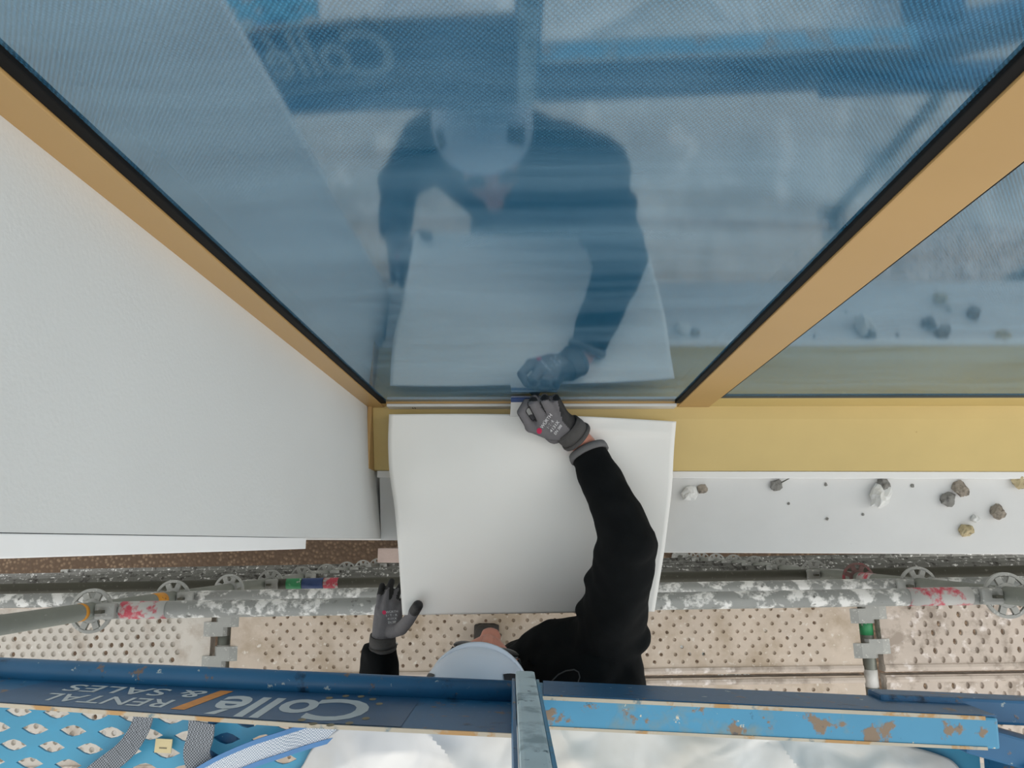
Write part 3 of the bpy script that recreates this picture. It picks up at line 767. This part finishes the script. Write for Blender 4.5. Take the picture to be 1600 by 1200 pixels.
# joints -------------------------------------------------------------
shR = P(948, 1000, 1.635); elR = P(981, 842, 1.475); wrR = P(905, 692, 1.515)
shL = Vector((-.25, -.40, HC-1.72)); elL = P(592, 1120, 1.985); wrL = P(594, 1006, 1.93)
neck = Vector((-.07, -.345, HC-1.68)); head = P(744, 1107, 1.50)
chest = Vector((.0, -.37, HC-1.90)); hip = Vector((-.02, -.46, HC-2.36))
def folds(co, nrm):
    q = co*14; return .006*noise.noise(q)+.0035*noise.noise(Vector((co.x*30, co.y*30, co.z*42)))
# body: one skin under the clothes
bd = MB()
fwd = Vector((.16, .95, .26)).normalized(); rgt = fwd.cross(Vector((0, 0, 1))).normalized(); upv = rgt.cross(fwd)
HM = Matrix((rgt, fwd, upv)).transposed()
hc = head - upv*.02
bd.ball(hc, (.076, .098, .100), HM, 20, 14)                                   # skull
bd.ball(hc+HM @ Vector((0, .034, -.062)), (.058, .066, .068), HM, 18, 12)     # jaw
bd.ball(hc+HM @ Vector((0, .102, -.025)), (.013, .020, .024), HM)             # nose
bd.capsule([hc+HM @ Vector((0, .092, -.004)), hc+HM @ Vector((0, .112, -.032))], [.008, .012], 8)
bd.ball(hc+HM @ Vector((0, .086, -.112)), (.022, .018, .016), HM)             # chin
bd.ball(hc+HM @ Vector((0, .094, -.070)), (.024, .010, .006), HM); bd.ball(hc+HM @ Vector((0, .092, -.081)), (.021, .010, .007), HM)  # lips
for s in (-1, 1):
    bd.ball(hc+HM @ Vector((s*.079, -.008, -.022)), (.008, .018, .030), HM)   # ears
    bd.ball(hc+HM @ Vector((s*.036, .080, -.004)), (.022, .014, .010), HM)    # brow
    bd.ball(hc+HM @ Vector((s*.042, .072, -.048)), (.022, .020, .018), HM)    # cheeks
bd.capsule([hc-upv*.06-fwd*.02, neck], [.055, .062], 14)
bd.capsule([neck+Vector((0, 0, -.06)), chest, hip], [.055, .10, .10], 16)
bd.capsule([neck+Vector((0, 0, -.05)), shR+Vector((-.02, -.03, -.03))], [.04, .04]); bd.capsule([neck+Vector((0, 0, -.05)), shL], [.04, .045])
bd.capsule([shR, elR, P(922, 712, 1.52)], [.042, .034, .024]); bd.capsule([P(922, 712, 1.52), P(914, 697, 1.515), P(890, 673, 1.49)], [.024, .0245, .0245])
bd.capsule([shL, elL, wrL], [.045, .036, .022])
ftL = Vector((-.20, -.575, HC-DDECK+.09)); ftR = Vector((.10, -.60, HC-DDECK+.09))
knL = Vector((-.13, -.44, HC-2.74)); knR = Vector((.08, -.45, HC-2.74))
for kn, ft, s in ((knL, ftL, -1), (knR, ftR, 1)): bd.capsule([hip+Vector((s*.09, 0, -.04)), kn, ft], [.085, .055, .04])
part(voxel(bd, 'body', .006, 2), 'body', 'skin')
# jacket ----------------------------------------------------------------
jk = MB()
jk.tube([P(918, 704, 1.516), P(929, 726, 1.511), P(941, 752, 1.503), P(962, 796, 1.488), P(980, 838, 1.475), P(977, 878, 1.505), P(966, 925, 1.55), P(955, 970, 1.60), shR],
        [.0385, .0392, .0425, .0465, .053, .059, .063, .067, .070], 22)
jk.ball(elR+Vector((.009, -.008, .0)), .050); jk.ball(P(946, 868, 1.50), (.022, .026, .03)); jk.ball(P(932, 905, 1.54), (.026, .026, .03)); jk.ball(P(916, 952, 1.59), (.026, .022, .03)); jk.ball(P(991, 996, 1.62), (.03, .034, .04))
jk.capsule([shR, chest+Vector((.10, .02, .02)), chest+Vector((.10, .0, -.16))], [.072, .11, .115], 18)
jk.capsule([shR+Vector((0, -.05, -.02)), neck+Vector((.05, .02, -.03))], [.078, .068], 16)
jk.capsule([P(915, 1003, 1.66), P(868, 1006, 1.68), P(838, 1020, 1.70), P(815, 1040, 1.71)], [.056, .052, .050, .045], 14)
jk.capsule([P(930, 1050, 1.63), P(860, 1056, 1.665), P(820, 1075, 1.685)], [.07, .062, .055], 14)
jk.capsule([shR+Vector((.0, -.09, -.01)), neck+Vector((.04, -.05, -.01))], [.08, .07], 14)
jk.capsule([neck+Vector((0, 0, -.03)), chest, hip+Vector((0, 0, .02))], [.085, .155, .145], 20)
jk.capsule([shL, chest+Vector((-.08, 0, 0)), hip+Vector((-.04, 0, .06))], [.08, .12, .12], 18); jk.capsule([shL, neck], [.08, .08], 14)
jk.capsule([chest+Vector((.08, -.02, -.1)), hip+Vector((.05, 0, .0))], [.125, .125], 18)
dl = (wrL-elL).normalized()
jk.tube([shL, shL.lerp(elL, .5), elL, elL.lerp(wrL, .45), wrL-dl*.005], [.078, .068, .060, .052, .0395], 20); jk.ball(elL, .058)
part(voxel(jk, 'jacket', .0065, 3, folds), 'jacket', 'jacket', label='black softshell jacket')
jacket = bpy.data.objects['jacket']
# collar: standing band round the neck, open in front
co = MB(); seg = 40
for k in range(seg+1):
    a = math.radians(-150+300*k/seg); d = Vector((math.sin(a)*.098+.02, -math.cos(a)*.098+.01, 0))
    c0 = neck+Vector((.0, .01, -.03))+d*1.12; c1 = neck+Vector((-.015, .02, .085-.03*abs(math.sin(a*.5))))+d; nn = d.normalized()*.007
    co.v += [c0, c1, c1-nn, c0-nn]
for k in range(seg):
    for q in range(4): co.f.append([4*k+q, 4*k+(q+1) % 4, 4*k+4+(q+1) % 4, 4*k+4+q])
co.f += [[3, 2, 1, 0], [4*seg+q for q in range(4)]]
cme = co.mesh('collar', True); part(cme, 'collar', 'jacket', jacket); bpy.data.objects['collar'].matrix_parent_inverse = Matrix.Identity(4)
jt = BVHTree.FromObject(jacket, bpy.context.evaluated_depsgraph_get())
def on_jacket(u, v):
    o = Vector((0, 0, HC))-man.location; d = (P(u, v, 2)-Vector((0, 0, HC))).normalized(); h = jt.ray_cast(o, d)
    return (h[0]+man.location) if h[0] else P(u, v, 1.7)
def piping(px):
    pts = [on_jacket(u, v)+Vector((0, 0, .001)) for u, v in px]; m = MB().tube(pts, .0013, 6); m.v = [mi @ p for p in m.v]; m.build('seam_piping', 'piping', jacket, True)
piping([(862, 1064), (872, 1054), (884, 1048), (897, 1046), (904, 1050), (906, 1058), (903, 1066)])
m = MB(); e = []
for k in range(4, seg-3): e.append(co.v[4*k+1])
m.tube([Vector(p)+Vector((0, 0, .001)) for p in e], .0016, 6); m.v = [mi @ p for p in m.v]; m.build('seam_piping', 'piping', jacket, True)
# knitted sleeve ends
def band(p0, p1, r0, r1, seg=28, th=.004):
    m = MB(); d = (p1-p0).normalized(); u = d.orthogonal().normalized(); s = d.cross(u)
    for (p, r) in ((p0, r0), (p0.lerp(p1, .5), (r0+r1)/2+.001), (p1, r1), (p1, r1-th), (p0, r0-th)):
        for k in range(seg): a = 2*math.pi*k/seg; m.v.append(p+(u*math.cos(a)+s*math.sin(a))*r)
    for q in range(5):
        for k in range(seg): m.f.append([q*seg+k, q*seg+(k+1) % seg, ((q+1) % 5)*seg+(k+1) % seg, ((q+1) % 5)*seg+k])
    m.v = [mi @ p for p in m.v]; return m
da = (P(962, 796, 1.488)-P(921, 710, 1.515)).normalized(); c0 = P(920, 708, 1.515)
band(c0-da*.008, c0+da*.006, .0388, .0402, th=.006).build('sleeve_cuff', 'knit', jacket, True)
# trousers and boots ------------------------------------------------------
tr = MB()
tr.capsule([hip+Vector((-.05, 0, .06)), hip+Vector((.05, 0, .06))], [.13, .13], 16)
for kn, ft, s in ((knL, ftL, -1), (knR, ftR, 1)): tr.capsule([hip+Vector((s*.085, 0, .0)), kn, ft+Vector((0, 0, .03))], [.115, .085, .072], 16)
part(voxel(tr, 'trousers', .009, 3, folds), 'trousers', 'trousers')
for ft, s in ((ftL, -1), (ftR, 1)):
    b = MB(); x, y = ft.x, ft.y; zf = HC-DDECK
    b.capsule([(x, y, zf+.20), (x, y, zf+.06)], [.055, .055], 14)
    b.capsule([(x, y-.04, zf+.047), (x, y+.10, zf+.046), (x+s*.004, y+.215, zf+.045)], [.044, .045, .043], 14)
    b.box((x-.05, y-.085, zf+.011), (x+.05, y+.255, zf+.03))
    part(voxel(b, 'boot', .006, 3), 'boot', 'boot')
    so = MB().box((x-.049, y-.085, zf+.0015), (x+.049, y+.255, zf+.018)); me = so.mesh('sole', bevel=.02)
    part(me, 'sole', 'gasket', bpy.data.objects['boot' if s < 0 else 'boot.001'])
# helmet -------------------------------------------------------------------
hel = empty('helmet', head+upv*.028-man.location, 0); hel.parent = man
hel.rotation_euler = HM.to_euler(); hel['label'] = 'white safety helmet with dark vents'
A, B, Cc = .107, .126, .108
hm_ = MB(); nu, nv = 48, 16
def dome(th, ph, k=1.0):
    x, y, z = math.sin(th)*math.cos(ph), math.sin(th)*math.sin(ph), math.cos(th)
    ridge = 1+.018*math.exp(-(x/.25)**2)
    return Vector((A*x*k, B*y*k, Cc*z*k*ridge))
for a in range(nv+1):
    th = math.radians(100)*a/nv
    for q in range(nu): hm_.v.append(dome(max(th, .001), 2*math.pi*q/nu))
for a in range(nv):
    for q in range(nu): hm_.f.append([a*nu+q, a*nu+(q+1) % nu, (a+1)*nu+(q+1) % nu, (a+1)*nu+q])
sh_ = link('shell', hm_.mesh('shell', True), 'helmet', hel); md = sh_.modifiers.new('s', 'SOLIDIFY'); md.thickness = .004; md.offset = -1
pk = MB(); n = 20
for k in range(n+1):
    ph = math.radians(35+110*k/n); e = math.sin(math.pi*k/n)
    a = dome(math.radians(92), ph, .99); b = dome(math.radians(96), ph, 1.0+.05*e**.6)
    pk.v += [a, b, b-Vector((0, 0, .003)), a-Vector((0, 0, .004))]
for k in range(n):
    for q in range(4): pk.f.append([4*k+q, 4*k+(q+1) % 4, 4*k+4+(q+1) % 4, 4*k+4+q])
link('peak', pk.mesh('peak', True), 'helmet', hel)
for pts in ([(52, 56), (66, 66), (86, 46), (68, 34)], [(60, 152), (72, 140), (88, 150), (74, 166)], [(40, -95), (40, -75), (72, -68), (72, -102)]):
    m = MB(); g_ = 6; q = [Vector((a, b, 0)) for a, b in pts]
    for i in range(g_+1):
        for j in range(g_+1):
            c = q[0].lerp(q[1], i/g_).lerp(q[3].lerp(q[2], i/g_), j/g_); m.v.append(dome(math.radians(c.x), math.radians(c.y), 1.012))
    for i in range(g_):
        for j in range(g_): m.f.append([i*(g_+1)+j, (i+1)*(g_+1)+j, (i+1)*(g_+1)+j+1, i*(g_+1)+j+1])
    link('vent', m.mesh('vent', True), 'helmet_black', sh_)
for s in (-1, 1):
    m = MB().tube([(s*.100, .02, -.02), (s*.092, .03, -.075), (s*.05, .055, -.135), (0, .07, -.15)], .005, 8, flat=(Vector((0, 1, 0)), 1)); m.build('chin_strap', 'helmet_black', hel, True)
# glasses
gl = empty('safety_glasses', hc-man.location); gl.parent = man; gl.rotation_euler = HM.to_euler()
for s in (-1, 1):
    m = MB().ball((s*.034, .092, -.026), (.030, .008, .019), nu=16, nv=10); m.build('lens', 'lens', gl, True)
    MB().tube([(s*.062, .088, -.022), (s*.080, .055, -.018), (s*.083, -.01, -.016), (s*.082, -.04, -.024)], .003, 8).build('temple', 'lens', gl, True)
MB().tube([(-.008, .105, -.014), (.008, .105, -.014)], .004, 8).build('bridge', 'lens', gl, True)

# gloves -------------------------------------------------------------------
def glove(name, wrist, fingers, thumb, back, cuff_dir, label, fill, black):
    """fingers: joint chains from the wrist side of the palm; back: unit vector out of the back of the hand"""
    h = MB()
    for ch, rs in fingers: h.capsule(ch, rs, 12)
    h.capsule(thumb[0], thumb[1], 12)
    for p, r in fill: h.ball(p, r)
    for (c1, _), (c2, _) in zip(fingers, fingers[1:]):                         # palm webbing
        for t in (.12, .35, .6, .82): h.ball(wrist.lerp(c1[1].lerp(c2[1], .5), t), .0165)
    for ch, _ in fingers: h.capsule([wrist, wrist.lerp(ch[1], .5), ch[1]], [.027, .020, .0120], 12)
    me = voxel(h, name, .0026, 3)
    me.materials.append(M['glove_grey']); me.materials.append(M['glove_black'])
    for p in me.polygons: p.material_index = 1 if black(p.center, p.normal) else 0
    me.transform(mi); o = link(name, me, None, man, label=label)
    d = cuff_dir
    b = band(wrist+d*.0, wrist+d*.028, .0305, .0315); b.build('knit_cuff', 'glove_cuff', o, True)
    b = band(wrist+d*.026, wrist+d*.034, .0335, .0335); b.build('cuff_hem', 'glove_cuff', o, True)
    return o
def chain(*a): return [P(*p) for p in a]
wr = P(884, 667, 1.486)
rf = [(chain((862, 676, 1.48), (829, 667, 1.466), (814, 643, 1.440), (824, 628, 1.440), (829, 630, 1.452)), [.016, .0108, .0096, .0088, .008]),
      (chain((866, 668, 1.47), (846, 656, 1.454), (831, 629, 1.424), (835, 623, 1.432), (838, 626, 1.450)), [.016, .0108, .0094, .0088, .008]),
      (chain((874, 664, 1.47), (863, 650, 1.452), (849, 624, 1.418), (851, 621, 1.428), (853, 626, 1.450)), [.016, .0108, .0094, .0088, .008]),
      (chain((884, 664, 1.475), (880, 648, 1.457), (868, 624, 1.424), (868, 622, 1.434), (867, 627, 1.452)), [.016, .0108, .0098, .009, .0082])]
pips = [c[2] for c, _ in rf]
def blackR(c, nrm):
    if nrm.z < .42 and c.y > .222: return True
    if nrm.z < .1: return True
    if min((c-Vector((p.x+.002, p.y+.004, p.z))).length for p in pips) < .0085 and c.y > .258: return True
    k, p = rf[3][0][1], rf[3][0][2]
    return (c.x - (k.x+(c.y-k.y)*(-.30))) > -.006+.020*max(0, (.225-c.y)/.03) and c.y > .198
gR = glove('glove', wr, rf, (chain((866, 680, 1.50), (845, 664, 1.515), (830, 645, 1.512), (836, 634, 1.502)), [.018, .015, .013, .011]), Vector((0, 0, 1)), (P(903, 685, 1.502)-wr).normalized(),
           'grey work glove with black finger tips and white print', [(P(872, 668, 1.480), (.026, .026, .018))], blackR)
wl_ = P(598, 992, 1.918)
lf = [(chain((602, 984, 1.905), (593, 950, 1.89), (594, 930, 1.885), (597, 915, 1.895)), [.015, .0100, .0088, .0078]),
      (chain((606, 980, 1.90), (604, 945, 1.88), (607, 924, 1.88), (612, 908, 1.90)), [.015, .0105, .0092, .0080]),
      (chain((611, 978, 1.90), (615, 943, 1.88), (621, 925, 1.89), (630, 910, 1.91)), [.015, .0105, .0092, .0080]),
      (chain((616, 980, 1.90), (625, 950, 1.885), (634, 934, 1.90), (644, 924, 1.91)), [.015, .0105, .0092, .0082])]
ltip = [c[3] for c, _ in lf]+[c[2] for c, _ in lf]
tipT = P(653, 946, 1.662)
def blackL(c, nrm):
    if nrm.z < .05: return True
    if (c-tipT).length < .034: return True
    if min((c-p).length for p in ltip[:4]) < .026: return True
    return min((c-p).length for p in ltip[4:]) < .02 and nrm.x > .35
gL = glove('glove', wl_, lf, (chain((608, 986, 1.91), (627, 982, 1.87), (639, 968, 1.735), (653, 946, 1.662)), [.019, .016, .0135, .0115]), Vector((0, 0, 1)), (elL-wrL).normalized(),
           'grey work glove with black thumb gripping the sheet edge', [(P(612, 972, 1.905), (.026, .030, .018))], blackL)
# print on the backs of the gloves
dgx = bpy.context.evaluated_depsgraph_get(); dgx.update()
def glove_print(gl_, u, v, ang, D, lines, red):
    bt = BVHTree.FromObject(gl_, dgx); o = P(u, v, D)-man.location; ca, sa = math.cos(ang), math.sin(ang)
    ex, ey = Vector((ca, sa, 0)), Vector((-sa, ca, 0))
    def put(me, mat, name):
        for vtx in me.vertices:
            q = o+ex*vtx.co.x+ey*vtx.co.y+Vector((0, 0, .2)); h = bt.ray_cast(q, Vector((0, 0, -1)))
            vtx.co = (h[0]+h[1]*.0009) if h[0] else q-Vector((0, 0, .2))
        link(name, me, mat, gl_)
    for txt, x0, x1, y0, y1 in lines:
        me = text_mesh(txt, bold=.01); fit(me, x0, x1, y0, y1); put(me, 'print_white', 'print')
    m = MB(); x, y = red; m.poly([(x+.005*math.cos(2*math.pi*k/12), y+.005*math.sin(2*math.pi*k/12), 0) for k in range(12)]); put(m.mesh('logo_mark'), 'print_red', 'logo_mark')
glove_print(gR, 852, 660, math.radians(52), 1.46, [('WÜRTH', -.014, .016, -.004, .0035), ('I · T · R', -.006, .010, -.013, -.008), ('4131X', -.008, .016, -.022, -.016), ('EN 388', -.006, .014, -.030, -.025)], (-.020, -.001))
glove_print(gL, 612, 962, math.radians(4), 1.89, [('WÜRTH', -.010, .018, .008, .014), ('I · T · R', -.010, .016, .000, .005), ('4131X', -.008, .014, -.008, -.003), ('EN 388', -.007, .012, -.017, -.011)], (-.014, .010))
